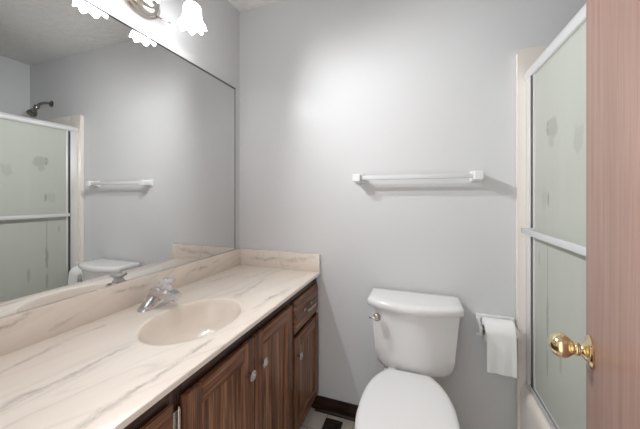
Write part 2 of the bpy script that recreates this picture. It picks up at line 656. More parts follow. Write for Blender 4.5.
# ------------------------------------------------------------------ open entry door (right edge of the picture)
ang = math.radians(16.0)
DW = 0.88
hinge = Vector((1.456 - DW * math.sin(ang), 0.820 - DW * math.cos(ang), 0.0))
dv = Vector((math.sin(ang), math.cos(ang), 0))        # hinge -> free edge
nv = Vector((-math.cos(ang), math.sin(ang), 0))       # out of the face we see
DR = Matrix(((dv.x, -nv.x, 0, hinge.x), (dv.y, -nv.y, 0, hinge.y), (0, 0, 1, 0), (0, 0, 0, 1)))
b = NB()
rbox(b, 0, DW, 0.0, 0.035, 0.012, 2.035, r=0.002, rot=DR)
door = tag(obj('door_1', b, M['door_wood'], origin=hinge), 'reddish brown flush wood door standing open at the right', 'door', kind='structure')
KZ = 0.892
kc = hinge + dv * (DW - 0.062) + Vector((0, 0, KZ))
b = NB()
lathe(b, [(0.0, 0.0), (0.034, 0.0005), (0.0345, 0.004), (0.031, 0.0075), (0.022, 0.009), (0.0185, 0.012), (0.0135, 0.0145),
          (0.0120, 0.019), (0.0145, 0.0225), (0.0145, 0.026), (0.0125, 0.0285), (0.0165, 0.033), (0.0225, 0.039), (0.0262, 0.046),
          (0.0268, 0.052), (0.0248, 0.059), (0.0205, 0.065), (0.0145, 0.0695), (0.007, 0.072), (0.0, 0.0725)],
      kc - nv * 0.0003, nv, n=40)
kn = obj('door_knob', b, M['brass'], door, angle=50)
kn['label'] = 'polished brass egg-shaped knob'
b = NB()
rbox(b, DW - 0.001, DW + 0.0012, 0.006, 0.029, KZ - 0.029, KZ + 0.029, rot=DR)
obj('latch_plate', b, M['brass'], door)
for hz in (0.25, 1.02, 1.80):
    b = NB()
    tube(b, [hinge + nv * 0.006 + Vector((0, 0, hz - 0.045)), hinge + nv * 0.006 + Vector((0, 0, hz + 0.045))], 0.006, smooth=False)
    obj('hinge', b, M['brass'], door)

# ------------------------------------------------------------------ one-piece cream tub and shower surround
TX = 1.520                                     # outer face of the tub
unit = thing('bathtub', 'cream moulded tub with surround walls behind the sliding glass', 'bathtub', (TX, 0.75, 0))
RIM = 0.388
y0, y1 = YF + 0.002, D - 0.002
def rrect(x0, x1, ya, yb, r, z, n=6):
    pts = []
    for cx, cy, a0 in ((x1 - r, yb - r, 0), (x0 + r, yb - r, 90), (x0 + r, ya + r, 180), (x1 - r, ya + r, 270)):
        for k in range(n + 1):
            t = math.radians(a0 + 90 * k / n)
            pts.append(Vector((cx + r * math.cos(t), cy + r * math.sin(t), z)))
    return pts
b = NB()
X1 = XR - 0.002
secs = [rrect(TX + 0.002, X1, y0, y1, 0.004, 0.001), rrect(TX, X1, y0, y1, 0.004, 0.06), rrect(TX, X1, y0, y1, 0.004, RIM - 0.05),
        rrect(TX + 0.004, X1, y0, y1, 0.004, RIM - 0.025), rrect(TX + 0.013, X1, y0, y1, 0.004, RIM - 0.008),
        rrect(TX + 0.028, X1 - 0.01, y0 + 0.01, y1 - 0.01, 0.004, RIM),
        rrect(TX + 0.085, X1 - 0.05, y0 + 0.06, y1 - 0.06, 0.10, RIM),
        rrect(TX + 0.098, X1 - 0.06, y0 + 0.07, y1 - 0.07, 0.10, RIM - 0.012),
        rrect(TX + 0.130, X1 - 0.09, y0 + 0.14, y1 - 0.09, 0.11, 0.16),
        rrect(TX + 0.165, X1 - 0.12, y0 + 0.22, y1 - 0.12, 0.10, 0.085),
        rrect(TX + 0.22, X1 - 0.18, y0 + 0.30, y1 - 0.18, 0.08, 0.07)]
loft(b, secs)
obj('tub', b, M['cream'], unit, angle=40)
ST = 1.893                                     # top of the surround
for nm, dims in (('end_panel', (TX + 0.03, X1, D - 0.016, D - 0.002, RIM - 0.01, ST)),
                 ('end_panel', (TX + 0.03, X1, YF + 0.002, YF + 0.016, RIM - 0.01, ST)),
                 ('side_panel', (XR - 0.016, XR - 0.002, YF + 0.0165, D - 0.0165, RIM - 0.01, ST))):
    b = NB()
    rbox(b, *dims, r=0.005)
    obj(nm, b, M['cream'], unit)
for (ya, yb) in ((D - 0.026, D - 0.0015), (YF + 0.0015, YF + 0.026)):
    # rounded front flange, down to the floor, with its top outer corner rounded
    b = NB()
    FX0, FX1, r = 1.511, 1.620, 0.022
    prof = [(FX0, 0.001), (FX0, ST - r)]
    for k in range(1, 7):
        t = PI - (PI / 2) * k / 6
        prof.append((FX0 + r + r * math.cos(t), ST - r + r * math.sin(t)))
    prof += [(FX1, ST), (FX1, 0.001)]
    loft(b, [[Vector((x, y, z)) for x, z in prof] for y in (ya, yb)])
    ed = [e for e in b.edges if e.calc_face_angle(0) > 1.0]
    bmesh.ops.bevel(b, geom=ed, offset=0.006, segments=3, profile=0.5, affect='EDGES')
    obj('front_flange', b, M['cream'], unit)

# ------------------------------------------------------------------ framed sliding shower doors
enc = thing('shower_enclosure', 'aluminium framed sliding shower doors with obscure green glass above the tub', 'shower door', (1.556, 0.75, RIM))
EY0, EY1 = YF + 0.03, D - 0.0265               # between the flanges
HZ0, HZ1 = 1.745, 1.788
b = NB()
# header: an open-bottomed extrusion with a rounded front
hp = [(1.541, HZ0), (1.536, HZ0 + 0.006), (1.534, HZ0 + 0.022), (1.536, HZ1 - 0.012), (1.542, HZ1 - 0.002), (1.556, HZ1),
      (1.590, HZ1), (1.594, HZ1 - 0.004), (1.594, HZ0), (1.588, HZ0), (1.588, HZ1 - 0.012), (1.551, HZ1 - 0.012), (1.551, HZ0)]
loft(b, [[Vector((x, y, z)) for x, z in hp] for y in (EY0, EY1 - 0.004)])
hd_ = obj('header', b, M['silver'], enc)
b = NB()
rbox(b, 1.5525, 1.5565, EY0 + 0.053, EY1 - 0.053, HZ0 - 0.009, HZ0 + 0.012)  # dark strip puts the shade of the gap between header and glass
obj('gap_strip', b, M['gap_shade'], hd_)['label'] = 'dark strip for the shaded gap under the header'
for ya, yb in ((EY1 - 0.050, EY1), (EY0, EY0 + 0.050)):
    b = NB()
    far = ya > 0.5
    rbox(b, 1.5420, 1.5470, ya, yb, RIM + 0.012, HZ0 + 0.020, r=0.001, mat=0)
    rbox(b, 1.5472, 1.5570, (ya - 0.014) if far else ya, yb if far else yb + 0.014, RIM + 0.012, HZ0 + 0.020, mat=1)  # near-black filler for the shaded groove between jamb and panel
    rbox(b, 1.5572, 1.5880, ya, yb, RIM + 0.012, HZ0 + 0.020, r=0.002, mat=0)
    obj('side_jamb', b, [M['silver'], M['gap_shade']], enc)
b = NB()
rbox(b, 1.538, 1.594, EY0, EY1, RIM + 0.0005, RIM + 0.010, r=0.002)
for xx, hh in ((1.538, 0.024), (1.5655, 0.026), (1.588, 0.034)):
    rbox(b, xx, xx + 0.005, EY0 + 0.052, EY1 - 0.052, RIM + 0.008, RIM + hh, r=0.001)
obj('bottom_track', b, M['silver'], enc)

GZ0, GZ1 = RIM + 0.014, HZ0 + 0.026
stains_front = [(1.248, 1.488, 0.040, 0.042, 0.26), (1.262, 1.440, 0.020, 0.030, 0.18), (1.285, 1.502, 0.006, 0.008, 0.50), (1.284, 1.474, 0.009, 0.018, 0.42),
                (1.284, 1.214, 0.009, 0.030, 0.42), (1.318, 1.215, 0.024, 0.050, 0.13), (1.075, 1.410, 0.030, 0.045, 0.15),
                (1.288, 0.950, 0.004, 0.120, 0.32), (1.288, 0.770, 0.009, 0.095, 0.42), (1.290, 0.590, 0.009, 0.060, 0.32),
                (1.187, 0.660, 0.010, 0.060, 0.25), (1.362, 0.975, 0.008, 0.032, 0.20)]
def sliding_panel(x, ya, yb, stains, rail):
    p = obj('glass_panel', (lambda b: (rbox(b, x - 0.0025, x + 0.0025, ya + 0.012, yb - 0.012, GZ0 + 0.012, GZ1 - 0.012), b)[1])(NB()),
            shower_glass_mat(stains), enc, origin=(x, 0, 0))
    p['label'] = 'obscure greenish glass'
    b = NB()
    for (a0, a1, z0, z1) in ((ya, ya + 0.014, GZ0, GZ1), (yb - 0.014, yb, GZ0, GZ1),
                             (ya + 0.014, yb - 0.014, GZ0, GZ0 + 0.014), (ya + 0.014, yb - 0.014, GZ1 - 0.014, GZ1)):
        rbox(b, x - 0.006, x + 0.006, a0, a1, z0, z1, r=0.001)
    obj('panel_frame', b, M['silver'], p)
    if rail:
        b = NB()
        rbox(b, 1.504, 1.510, ya + 0.005, yb - 0.006, 1.069, 1.093, r=0.002)
        rbox(b, 1.504, x - 0.002, yb - 0.014, yb - 0.006, 1.069, 1.093, r=0.002)
        rbox(b, 1.504, x - 0.002, ya + 0.006, ya + 0.014, 1.069, 1.093, r=0.002)
        obj('towel_rail', b, M['silver'], p)
    return p
sliding_panel(1.5535, 0.70, EY1 - 0.063, stains_front, True)
sliding_panel(1.577, EY0 + 0.053, 0.76, [(0.35, 1.3, 0.02, 0.05, 0.2), (0.5, 1.0, 0.01, 0.06, 0.3)], False)

# shower head on the back wall
sh = thing('showerhead', 'small dark chrome shower head on a bent arm above the surround', 'shower head', (1.933, D, 2.028))
b = NB()
lathe(b, [(0.0, 0.0005), (0.028, 0.0005), (0.029, 0.004), (0.022, 0.010), (0.012, 0.013), (0.0, 0.0135)], (1.933, D, 2.028), (0, -1, 0))
obj('wall_flange', b, M['dark_chrome'], sh)
b = NB()
tube(b, [(1.933, D - 0.004, 2.028), (1.932, D - 0.04, 2.026), (1.930, D - 0.08, 2.004), (1.928, D - 0.10, 1.978)], 0.0095)
obj('arm', b, M['dark_chrome'], sh)
b = NB()
ax = Vector((-0.05, -0.45, -0.88)).normalized()
lathe(b, [(0.0, -0.004), (0.017, -0.004), (0.019, 0.004), (0.018, 0.020), (0.013, 0.028), (0.015, 0.036), (0.024, 0.052),
          (0.032, 0.072), (0.034, 0.086), (0.031, 0.090), (0.0, 0.089)], Vector((1.928, D - 0.10, 1.978)), ax)
obj('spray_head', b, M['dark_chrome'], sh)

# ------------------------------------------------------------------ vanity cabinet
VY0, VY1 = YF + 0.001, D - 0.0015
FX = 0.5285                                     # face frame plane
KICK = 0.085
van = thing('vanity_cabinet', 'dark brown oak vanity cabinet under the marble counter', 'cabinet', (0.26, 0.73, 0))
b = NB()
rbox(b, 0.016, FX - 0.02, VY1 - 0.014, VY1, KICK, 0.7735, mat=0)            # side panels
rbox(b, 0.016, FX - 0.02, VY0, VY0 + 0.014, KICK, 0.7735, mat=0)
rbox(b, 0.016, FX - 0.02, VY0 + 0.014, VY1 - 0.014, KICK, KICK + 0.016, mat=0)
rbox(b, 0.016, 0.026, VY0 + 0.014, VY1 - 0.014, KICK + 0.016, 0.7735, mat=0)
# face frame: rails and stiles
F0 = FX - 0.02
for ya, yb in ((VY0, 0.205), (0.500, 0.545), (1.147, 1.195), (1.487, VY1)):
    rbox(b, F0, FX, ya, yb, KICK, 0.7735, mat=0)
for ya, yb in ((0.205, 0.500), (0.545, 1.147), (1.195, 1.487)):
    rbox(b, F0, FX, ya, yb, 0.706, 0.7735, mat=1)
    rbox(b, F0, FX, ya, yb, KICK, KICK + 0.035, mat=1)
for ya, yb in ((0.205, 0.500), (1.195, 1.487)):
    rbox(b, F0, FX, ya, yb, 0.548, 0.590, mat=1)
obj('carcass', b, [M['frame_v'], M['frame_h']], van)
b = NB()
rbox(b, 0.445, 0.457, VY0, VY1, 0.0005, KICK - 0.001)
rbox(b, 0.016, 0.445, VY1 - 0.014, VY1, 0.0005, KICK - 0.001)
rbox(b, 0.016, 0.445, VY0, VY0 + 0.014, 0.0005, KICK - 0.001)
obj('toe_kick', b, M['base_wood'], van)


def knob(parent, y, z, x):
    b = NB()
    lathe(b, [(0.0, 0.0), (0.0075, 0.0), (0.006, 0.003), (0.0040, 0.005), (0.0040, 0.016), (0.0, 0.0165)], (x, y, z), (1, 0, 0), n=16)
    k = obj('knob', b, M['bronze'], parent, angle=45)
    b = NB()
    lathe(b, [(0.0, 0.0140), (0.012, 0.0148), (0.0165, 0.0162), (0.0172, 0.0178), (0.0160, 0.0192), (0.0118, 0.0200), (0.0095, 0.0188), (0.006, 0.0210), (0.0, 0.0218)],
          (x, y, z), (1, 0, 0), n=28)
    obj('knob_disc', b, M['nickel'], k, angle=45)
    k['label'] = 'round satin nickel knob'


def door_hinge(parent, y, z):
    b = NB()
    tube(b, [(FX + 0.007, y, z - 0.028), (FX + 0.007, y, z + 0.028)], 0.0045, smooth=False)
    for e in (-1, 1):
        tube(b, [(FX + 0.007, y, z + e * 0.028), (FX + 0.007, y, z + e * 0.035)], [0.0045, 0.001], smooth=False)
    rbox(b, FX + 0.0004, FX + 0.002, y - 0.014, y, z - 0.025, z + 0.025)
    obj('hinge', b, M['nickel'], parent)


def cab_door(ya, yb, za, zb, ky, kz, hy):
    """Frame and flat panel door with a lipped outer edge."""
    S, x0, x1 = 0.058, FX + 0.0005, FX + 0.019
    b = NB()
    rbox(b, x0, x1, ya, ya + S, za, zb, r=0.0035, mat=0)
    rbox(b, x0, x1, yb - S, yb, za, zb, r=0.0035, mat=0)
    rbox(b, x0, x1, ya + S, yb - S, zb - S, zb, r=0.0035, mat=1)
    rbox(b, x0, x1, ya + S, yb - S, za, za + S, r=0.0035, mat=1)
    d = obj('cabinet_door', b, [M['wood_v'], M['wood_h']], van)
    b = NB()
    # flat panel with a small sticking bead round it
    rbox(b, x0 + 0.002, x0 + 0.0085, ya + S - 0.003, yb - S + 0.003, za + S - 0.003, zb - S + 0.003)
    obj('panel', b, M['panel_wood'], d)
    b = NB()
    q = 0.006
    for (a0, a1, c0, c1) in ((ya + S, ya + S + q, za + S, zb - S), (yb - S - q, yb - S, za + S, zb - S)):
        loft(b, [[Vector((x1 - 0.003, a0 if a0 < (ya + yb) / 2 else a1, z)), Vector((x0 + 0.0085, a0, z)), Vector((x0 + 0.0085, a1, z))] for z in (c0, c1)])
    for (c0, c1) in ((za + S, za + S + q), (zb - S - q, zb - S)):
        loft(b, [[Vector((x1 - 0.003, y, c0 if c0 < (za + zb) / 2 else c1)), Vector((x0 + 0.0085, y, c0)), Vector((x0 + 0.0085, y, c1))] for y in (ya + S, yb - S)])
    obj('bead', b, M['wood_v'], d)
    knob(d, ky, kz, x1)
    for hz in (zb - 0.055, za + 0.075):
        door_hinge(d, hy, hz)
    return d


def cab_drawer(ya, yb, za, zb):
    b = NB()
    x0, x1 = FX + 0.0005, FX + 0.019
    rbox(b, x0, x0 + 0.011, ya, yb, za, zb, r=0.002)
    # raised field with a sloped lip
    s0 = [(ya + .003, za + .003), (yb - .003, za + .003), (yb - .003, zb - .003), (ya + .003, zb - .003)]
    s1 = [(ya + .014, za + .014), (yb - .014, za + .014), (yb - .014, zb - .014), (ya + .014, zb - .014)]
    loft(b, [[Vector((x0 + 0.0105, y, z)) for y, z in s0], [Vector((x1, y, z)) for y, z in s1]])
    d = obj('drawer', b, M['wood_h'], van)
    yc, zc = (ya + yb) / 2, (za + zb) / 2 + 0.002
    b = NB()
    for e in (-1, 1):
        lathe(b, [(0.0, 0.0), (0.008, 0.0), (0.007, 0.003), (0.0045, 0.006), (0.0045, 0.020), (0.0, 0.0205)], (x1, yc + e * 0.044, zc), (1, 0, 0), n=16)
    tube(b, [(x1 + 0.018, yc - 0.060, zc + 0.001), (x1 + 0.022, yc - 0.044, zc), (x1 + 0.024, yc, zc), (x1 + 0.022, yc + 0.044, zc),
             (x1 + 0.018, yc + 0.060, zc + 0.001)], 0.006)
    h = obj('pull', b, M['pewter'], d)
    h['label'] = 'satin nickel bar pull'
    return d

ZB, ZT = KICK + 0.015, 0.730
cab_door(0.538, 0.8435, ZB, ZT, 0.810, 0.620, 0.530)
cab_door(0.8475, 1.156, ZB, ZT, 0.890, 0.620, 1.164)
cab_door(1.184, 1.497, ZB, 0.556, 1.212, 0.468, 1.501)
cab_door(0.190, 0.510, ZB, 0.556, 0.482, 0.468, 0.183)
cab_drawer(1.184, 1.497, 0.574, ZT)
cab_drawer(0.190, 0.510, 0.574, ZT)

# the cabinet front is not quite square to the wall: turn it a hair about its far front corner
va = -0.0070
van.rotation_euler.z = va
pv = Vector((FX, VY1, 0))
van.location = pv + Matrix.Rotation(va, 3, 'Z') @ (Vector((0.26, 0.73, 0)) - pv)

# ------------------------------------------------------------------ cultured marble top with moulded basin
top = thing('countertop', 'cream marbled vanity top with moulded oval sink and splash', 'countertop', (0.28, 0.73, 0.768))
cx, cy, ea, eb = 0.330, 0.790, 0.146, 0.186
X0t, X1t = 0.0015, 0.555
N_ = 96
angs = sorted([2 * PI * i / N_ for i in range(N_)] + [math.atan2(y - cy, x - cx) % (2 * PI) for x in (X0t, X1t) for y in (VY0, VY1)])
def rect_ring(ins, z):
    s = []
    for t in angs:
        dx, dy = math.cos(t), math.sin(t)
        k = min(((X1t - cx) / dx) if dx > 1e-9 else 1e9, ((X0t - cx) / dx) if dx < -1e-9 else 1e9,
                ((VY1 - cy) / dy) if dy > 1e-9 else 1e9, ((VY0 - cy) / dy) if dy < -1e-9 else 1e9)
        x, y = cx + dx * k, cy + dy * k
        s.append(Vector((min(x, X1t - ins - 0.009 * (VY1 - y) / 1.2), y, z)))
    return s
def ell_ring(k, z):
    s = []
    for t in angs:
        dx, dy = math.cos(t), math.sin(t)
        r = 1 / math.sqrt((dx / ea) ** 2 + (dy / eb) ** 2)
        s.append(Vector((cx + dx * r * k, cy + dy * r * k, z)))
    return s
b = NB()
loft(b, [ell_ring(1.04, 0.7745), rect_ring(0.004, 0.7745), rect_ring(0.0, 0.7780), rect_ring(0.0, 0.786), rect_ring(0.0025, 0.7905),
         rect_ring(0.008, CT), ell_ring(1.06, CT), ell_ring(1.025, CT - 0.0006), ell_ring(1.0, CT - 0.003)], cap0=False, cap1=False)
obj('top_slab', b, M['marble'], top, angle=30)
b = NB()
bowl = [(1.0, -.003), (.985, -.007), (.965, -.016), (.935, -.034), (.89, -.058), (.82, -.083), (.71, -.105), (.55, -.120), (.36, -.128), (.15, -.132)]
loft(b, [ell_ring(k, CT + z) for k, z in bowl], cap0=False, cap1=True)
obj('sink_basin', b, M['basin'], top, angle=60)
b = NB()
lathe(b, [(0.0, 0.0), (0.022, 0.0), (0.023, 0.002), (0.019, 0.003), (0.016, 0.001), (0.012, 0.004), (0.0, 0.005)], (cx, cy, CT - 0.1315))
obj('drain', b, M['chrome'], top)
SPL = 0.895
b = NB()
rbox(b, 0.0015, 0.020, VY0, VY1, CT - 0.0005, SPL, r=0.003)
obj('backsplash', b, M['marble'], top)
b = NB()
rbox(b, 0.0205, 0.554, VY1 - 0.019, VY1, CT - 0.0005, SPL, r=0.003)
obj('side_splash', b, M['marble'], top)

# ------------------------------------------------------------------ faucet
FY, FXc = 0.835, 0.098
fchrome = principled('faucet_chrome', (0.66, 0.66, 0.67), 0.13, metal=1.0)
fau = thing('faucet', 'chrome single-handle faucet behind the oval sink', 'faucet', (FXc, FY, CT))
b = NB()
def foot(k, z):
    s = []
    for i in range(40):
        t = 2 * PI * i / 40
        c_, s_ = math.cos(t), math.sin(t)
        s.append((0.034 * k * abs(c_) ** 0.8 * (1 if c_ > 0 else -1), 0.082 * abs(s_) ** 0.9 * (1 if s_ > 0 else -1), z))
    return s
# saddle-shaped base: high in the middle, drawn down to thin wings
def saddle(px, py, lift):
    h = 0.006 + 0.050 * math.exp(-(py / 0.040) ** 2)
    return Vector((FXc + px, FY + py, CT + 0.0003 + h * lift))
secs = [[Vector((FXc + p[0], FY + p[1], CT + 0.0003)) for p in foot(1, 0)]]
for k, lf in ((1.0, 0.35), (0.95, 0.75), (0.80, 0.95), (0.45, 1.0), (0.05, 1.0)):
    secs.append([saddle(p[0] * k, p[1] * (0.99 if k > 0.9 else 0.97 if k > 0.7 else 0.9), lf) for p in foot(1, 0)])
loft(b, secs)
obj('base', b, fchrome, fau, angle=45)
b = NB()
# flat ribbed spout reaching over the bowl
sp = []
for (px, hw, zt, zb_) in ((-0.028, 0.019, 0.052, 0.020), (-0.020, 0.023, 0.066, 0.018), (0.020, 0.0245, 0.071, 0.026),
                          (0.060, 0.0225, 0.067, 0.036), (0.096, 0.019, 0.058, 0.036), (0.106, 0.016, 0.052, 0.037)):
    s = []
    for (a, c) in ((-1, 0), (-1, .7), (-.75, 1), (.75, 1), (1, .7), (1, 0)):
        s.append(Vector((FXc + px, FY + a * hw, CT + zb_ + (zt - zb_) * c)))
    sp.append(s)
loft(b, sp)
obj('spout', b, fchrome, fau, angle=25)
b = NB()
lathe(b, [(0.0, 0.0), (0.010, 0.0), (0.0105, 0.012), (0.0, 0.012)], (FXc + 0.090, FY, CT + 0.024))
obj('aerator', b, fchrome, fau)
b = NB()
lathe(b, [(0.0, 0.060), (0.025, 0.060), (0.0245, 0.0695), (0.0, 0.0705)], (FXc + 0.046, FY, CT))
obj('collar', b, fchrome, fau)
b = NB()
def facet(k, t, r, h):
    return (r * (1 + (0.06 * math.cos(8 * t) if 4 <= k <= 7 else 0)), h)
lathe(b, [(0.0, 0.0708), (0.0235, 0.0708), (0.0200, 0.077), (0.0165, 0.083), (0.0185, 0.088), (0.0270, 0.094), (0.0300, 0.099), (0.0275, 0.1045), (0.018, 0.1075), (0.0, 0.108)],
      (FXc + 0.046, FY, CT), n=48, wob=facet)
h = obj('handle', b, M['acrylic'], fau, angle=40)
h['label'] = 'clear faceted acrylic knob'
b = NB()
lathe(b, [(0.0, 0.1081), (0.0125, 0.1081), (0.012, 0.1098), (0.0, 0.1105)], (FXc + 0.046, FY, CT))
obj('handle_cap', b, fchrome, fau)

# ------------------------------------------------------------------ big frameless mirror
b = NB()
MY1 = 1.456
rbox(b, 0.0008, 0.0065, YF + 0.002, MY1, SPL + 0.0008, 1.897, mat=1)
for v in b.verts:                               # hangs a few millimetres proud at its near end
    if v.co.x > 0.003:
        v.co.x += (MY1 - v.co.y) * 0.004
b.normal_update()
for f in b.faces:
    if f.normal.x > 0.9:
        f.material_index = 0
mir = tag(obj('wall_mirror', b, [M['mirror'], M['mirror_edge']], origin=(0.0035, 0.7, SPL)), 'large frameless mirror above the marble backsplash', 'mirror')
b = NB()
rbox(b, 0.0008, 0.0085, MY1 - 0.0005, MY1 + 0.0022, SPL + 0.0008, 1.898)
rbox(b, 0.0008, 0.0148, YF + 0.002, MY1 + 0.0022, 1.8972, 1.8985)
obj('edge_channel', b, M['mirror_edge'], mir)['label'] = 'thin dark metal edge'

# ------------------------------------------------------------------ two-light vanity fixture
LC = Vector((0.0, 0.832, 2.045))
vl = thing('vanity_light', 'nickel wall light with white tulip shades above the mirror', 'wall light', LC)
b = NB()
def oval(k, t, r, h):
    return (r, h)
prof = [(1.0, 0.0008), (1.0, 0.006), (0.965, 0.011), (0.90, 0.013), (0.86, 0.017), (0.80, 0.026), (0.66, 0.033), (0.56, 0.035),
        (0.53, 0.040), (0.42, 0.047), (0.30, 0.050), (0.27, 0.055), (0.12, 0.060), (0.02, 0.061)]
loft(b, [[Vector((h, LC.y + 0.092 * k * math.cos(2 * PI * i / 56), LC.z + 0.072 * k * math.sin(2 * PI * i / 56))) for i in range(56)] for k, h in prof])
obj('canopy', b, M['nickel'], vl, angle=50)
b = NB()
lathe(b, [(0.0, 0.0), (0.009, 0.0), (0.006, 0.004), (0.010, 0.009), (0.011, 0.014), (0.007, 0.020), (0.003, 0.024), (0.0, 0.025)], (0.0605, LC.y, LC.z), (1, 0, 0), n=20)
obj('finial', b, M['dark_chrome'], vl)
SX, RIMZ, TOPZ = 0.152, 1.972, 2.066
for e in (-1, 1):
    SY = 0.8475 + e * 0.1125
    b = NB()
    tube(b, [(0.032, LC.y + e * 0.040, LC.z + 0.012), (0.070, LC.y + e * 0.066, LC.z + 0.052), (0.115, (LC.y + e * 0.09 + SY) / 2, LC.z + 0.092),
             (0.142, SY, LC.z + 0.090), (SX, SY, LC.z + 0.070), (SX, SY, TOPZ + 0.024)], 0.0055)
    tube(b, [(0.016, LC.y + e * 0.074, LC.z - 0.036), (0.026, LC.y + e * 0.098, LC.z - 0.038), (0.030, LC.y + e * 0.124, LC.z - 0.034)], [0.0055, 0.0035])
    obj('arm', b, M['nickel'], vl)
    b = NB()
    lathe(b, [(0.0, 0.030), (0.009, 0.030), (0.013, 0.024), (0.020, 0.016), (0.024, 0.004), (0.024, -0.006), (0.0, -0.006)], (SX, SY, TOPZ + 0.002))
    obj('socket_cup', b, M['nickel'], vl)
    b = NB()
    def ruffle(k, t, r, h):
        a = max(0.0, (k - 6) / 5.0) if k <= 11 else max(0.0, 1 - (k - 12) / 5.0)
        return (r * (1 + 0.05 * a * math.cos(8 * t)), h + 0.007 * a * math.cos(8 * t + PI))
    op = [(r * 0.87, h * 0.905) for r, h in [(0.024, 0.106), (0.033, 0.103), (0.040, 0.094), (0.0425, 0.080), (0.0435, 0.062), (0.0450, 0.046), (0.0480, 0.034),
          (0.0520, 0.025), (0.0570, 0.017), (0.0615, 0.009), (0.0640, 0.003), (0.0645, 0.0)]]
    ip = [(r - 0.003, h + 0.0005) for r, h in reversed(op)]
    lathe(b, op + ip, (SX, SY, RIMZ), n=64, wob=ruffle, cap0=False, cap1=False)
    s = obj('lamp_shade', b, M['shade'], vl, angle=60)
    s['label'] = 'white scalloped glass shade, lit'
    b = NB()
    lathe(b, [(0.0, 0.0), (0.012, 0.003), (0.022, 0.013), (0.026, 0.027), (0.022, 0.042), (0.014, 0.056), (0.012, 0.070), (0.0, 0.070)], (SX, SY, RIMZ + 0.004), n=20)
    obj('bulb', b, M['bulb'], s, angle=60)
    ld = bpy.data.lights.new('fill_spot', 'SPOT')          # extra spot added below the shade to brighten the room
    ld.energy = BEAM
    ld.color = (0.985, 0.99, 1.0)
    ld.spot_size = math.radians(178)
    ld.spot_blend = 1.0
    ld.shadow_soft_size = 0.014
    lo = bpy.data.objects.new('fill_spot', ld)
    C.objects.link(lo)
    lo.parent = vl
    lo.location = Vector((SX, SY, RIMZ - 0.012)) - LC
    lo.rotation_euler = (Vector((1.6, 0.5, 1.65)) - Vector((SX, SY, RIMZ))).to_track_quat('-Z', 'Y').to_euler()

# ------------------------------------------------------------------ towel bar
TZ, TYc = 1.3235, 1.456
tb = thing('towel_bar', 'white towel bar on the grey wall above the toilet', 'towel bar', (1.063, D, TZ))
for px in (0.780, 1.347):
    b = NB()
    secs = []
    for (yy, h) in ((D - 0.0005, 0.026), (D - 0.006, 0.026), (D - 0.010, 0.020), (D - 0.030, 0.018), (D - 0.050, 0.0205), (D - 0.074, 0.0205), (D - 0.078, 0.017)):
        secs.append([Vector((p.x, yy, p.y)) for p in [Vector((px + q.x, TZ + q.y, 0)) for q in rrect(-h, h, -h, h, 0.006, 0, 3)]])
    loft(b, secs)
    obj('post', b, M['white'], tb, angle=30)
b = NB()
rbox(b, 0.800, 1.327, TYc - 0.010, TYc + 0.010, TZ - 0.0105, TZ + 0.0105, r=0.003)
obj('rail', b, M['rail'], tb)

# ------------------------------------------------------------------ toilet
TXc = 1.064
BXc = 1.043                                    # the bowl sits a touch off the tank's centre
toi = thing('toilet', 'white two-piece toilet with closed lid against the back wall', 'toilet', (TXc, 1.15, 0))
def tank_sec(hw, yb, yf, z, bow, r, n=14):
    """D-shaped section: flat back at yb, front corners at yf + bow joined by one shallow arc."""
    P = [(-hw + r, yb), (hw - r, yb), (hw, yb - r), (hw, yf + bow + r)]
    pts = []
    rb = 0.018
    for k in range(4):
        t = math.radians(90 * k / 3)
        pts.append(Vector((TXc + hw - rb + rb * math.cos(t), yb - rb + rb * math.sin(t), z)))
    for k in range(4):
        t = math.radians(90 + 90 * k / 3)
        pts.append(Vector((TXc - hw + rb + rb * math.cos(t), yb - rb + rb * math.sin(t), z)))
    fr = [(-1, bow + r)]
    for k in range(n + 1):
        q = -1 + 2 * k / n
        fr.append((q * (1 - 0.25 * r / hw), bow * q * q))
    fr.append((1, bow + r))
    for q, dy in fr:
        pts.append(Vector((TXc + q * hw, yf + dy, z)))
    return pts
YB = 1.492
TT = 0.703                                     # top of the tank body
b = NB()
secs = []
ZK = 0.408
for (f, z) in ((0.60, ZK), (0.72, ZK + 0.003), (0.81, ZK + 0.010), (0.875, ZK + 0.022), (0.925, ZK + 0.040), (0.965, ZK + 0.065), (0.99, ZK + 0.095)):
    q = (z - 0.44) / (TT - 0.44)
    secs.append(tank_sec(0.180 * f, YB - 0.03 * (1 - f), 1.304 + 0.10 * (1 - f), z, 0.045 * f, 0.014))
for k in range(1, 8):
    q = k / 7
    z = ZK + 0.095 + (TT - ZK - 0.095) * q
    secs.append(tank_sec(0.178 + 0.018 * q, YB, 1.304 - 0.006 * q, z, 0.045, 0.014))
loft(b, secs)
obj('tank', b, M['china'], toi, angle=50)
b = NB()
secs = []
for (g, z) in ((-0.006, TT + 0.0005), (0.004, TT + 0.003), (0.008, TT + 0.010), (0.008, TT + 0.027), (0.003, TT + 0.035), (-0.006, TT + 0.038), (-0.03, TT + 0.0395)):
    secs.append(tank_sec(0.203 + g, YB + min(g, 0.004), 1.284 - g, z, 0.055, 0.014))
loft(b, secs)
obj('tank_lid', b, M['china'], toi, angle=40)
# flush handle on the front left of the tank
HX, HY, HZ = TXc - 0.158, 1.297, 0.668
fl = NB()
lathe(fl, [(0.0, 0.0), (0.0175, 0.0), (0.0185, 0.004), (0.016, 0.012), (0.011, 0.016), (0.0, 0.017)], (HX, HY + 0.006, HZ), (-0.15, -1, 0), n=24)
hd = obj('flush_handle', fl, M['pewter'], toi)
b = NB()
tube(b, [(HX + 0.004, HY - 0.013, HZ), (HX - 0.014, HY - 0.016, HZ + 0.003), (HX - 0.032, HY - 0.012, HZ + 0.005)], [0.0055, 0.0075])
obj('lever', b, M['chrome'], hd)

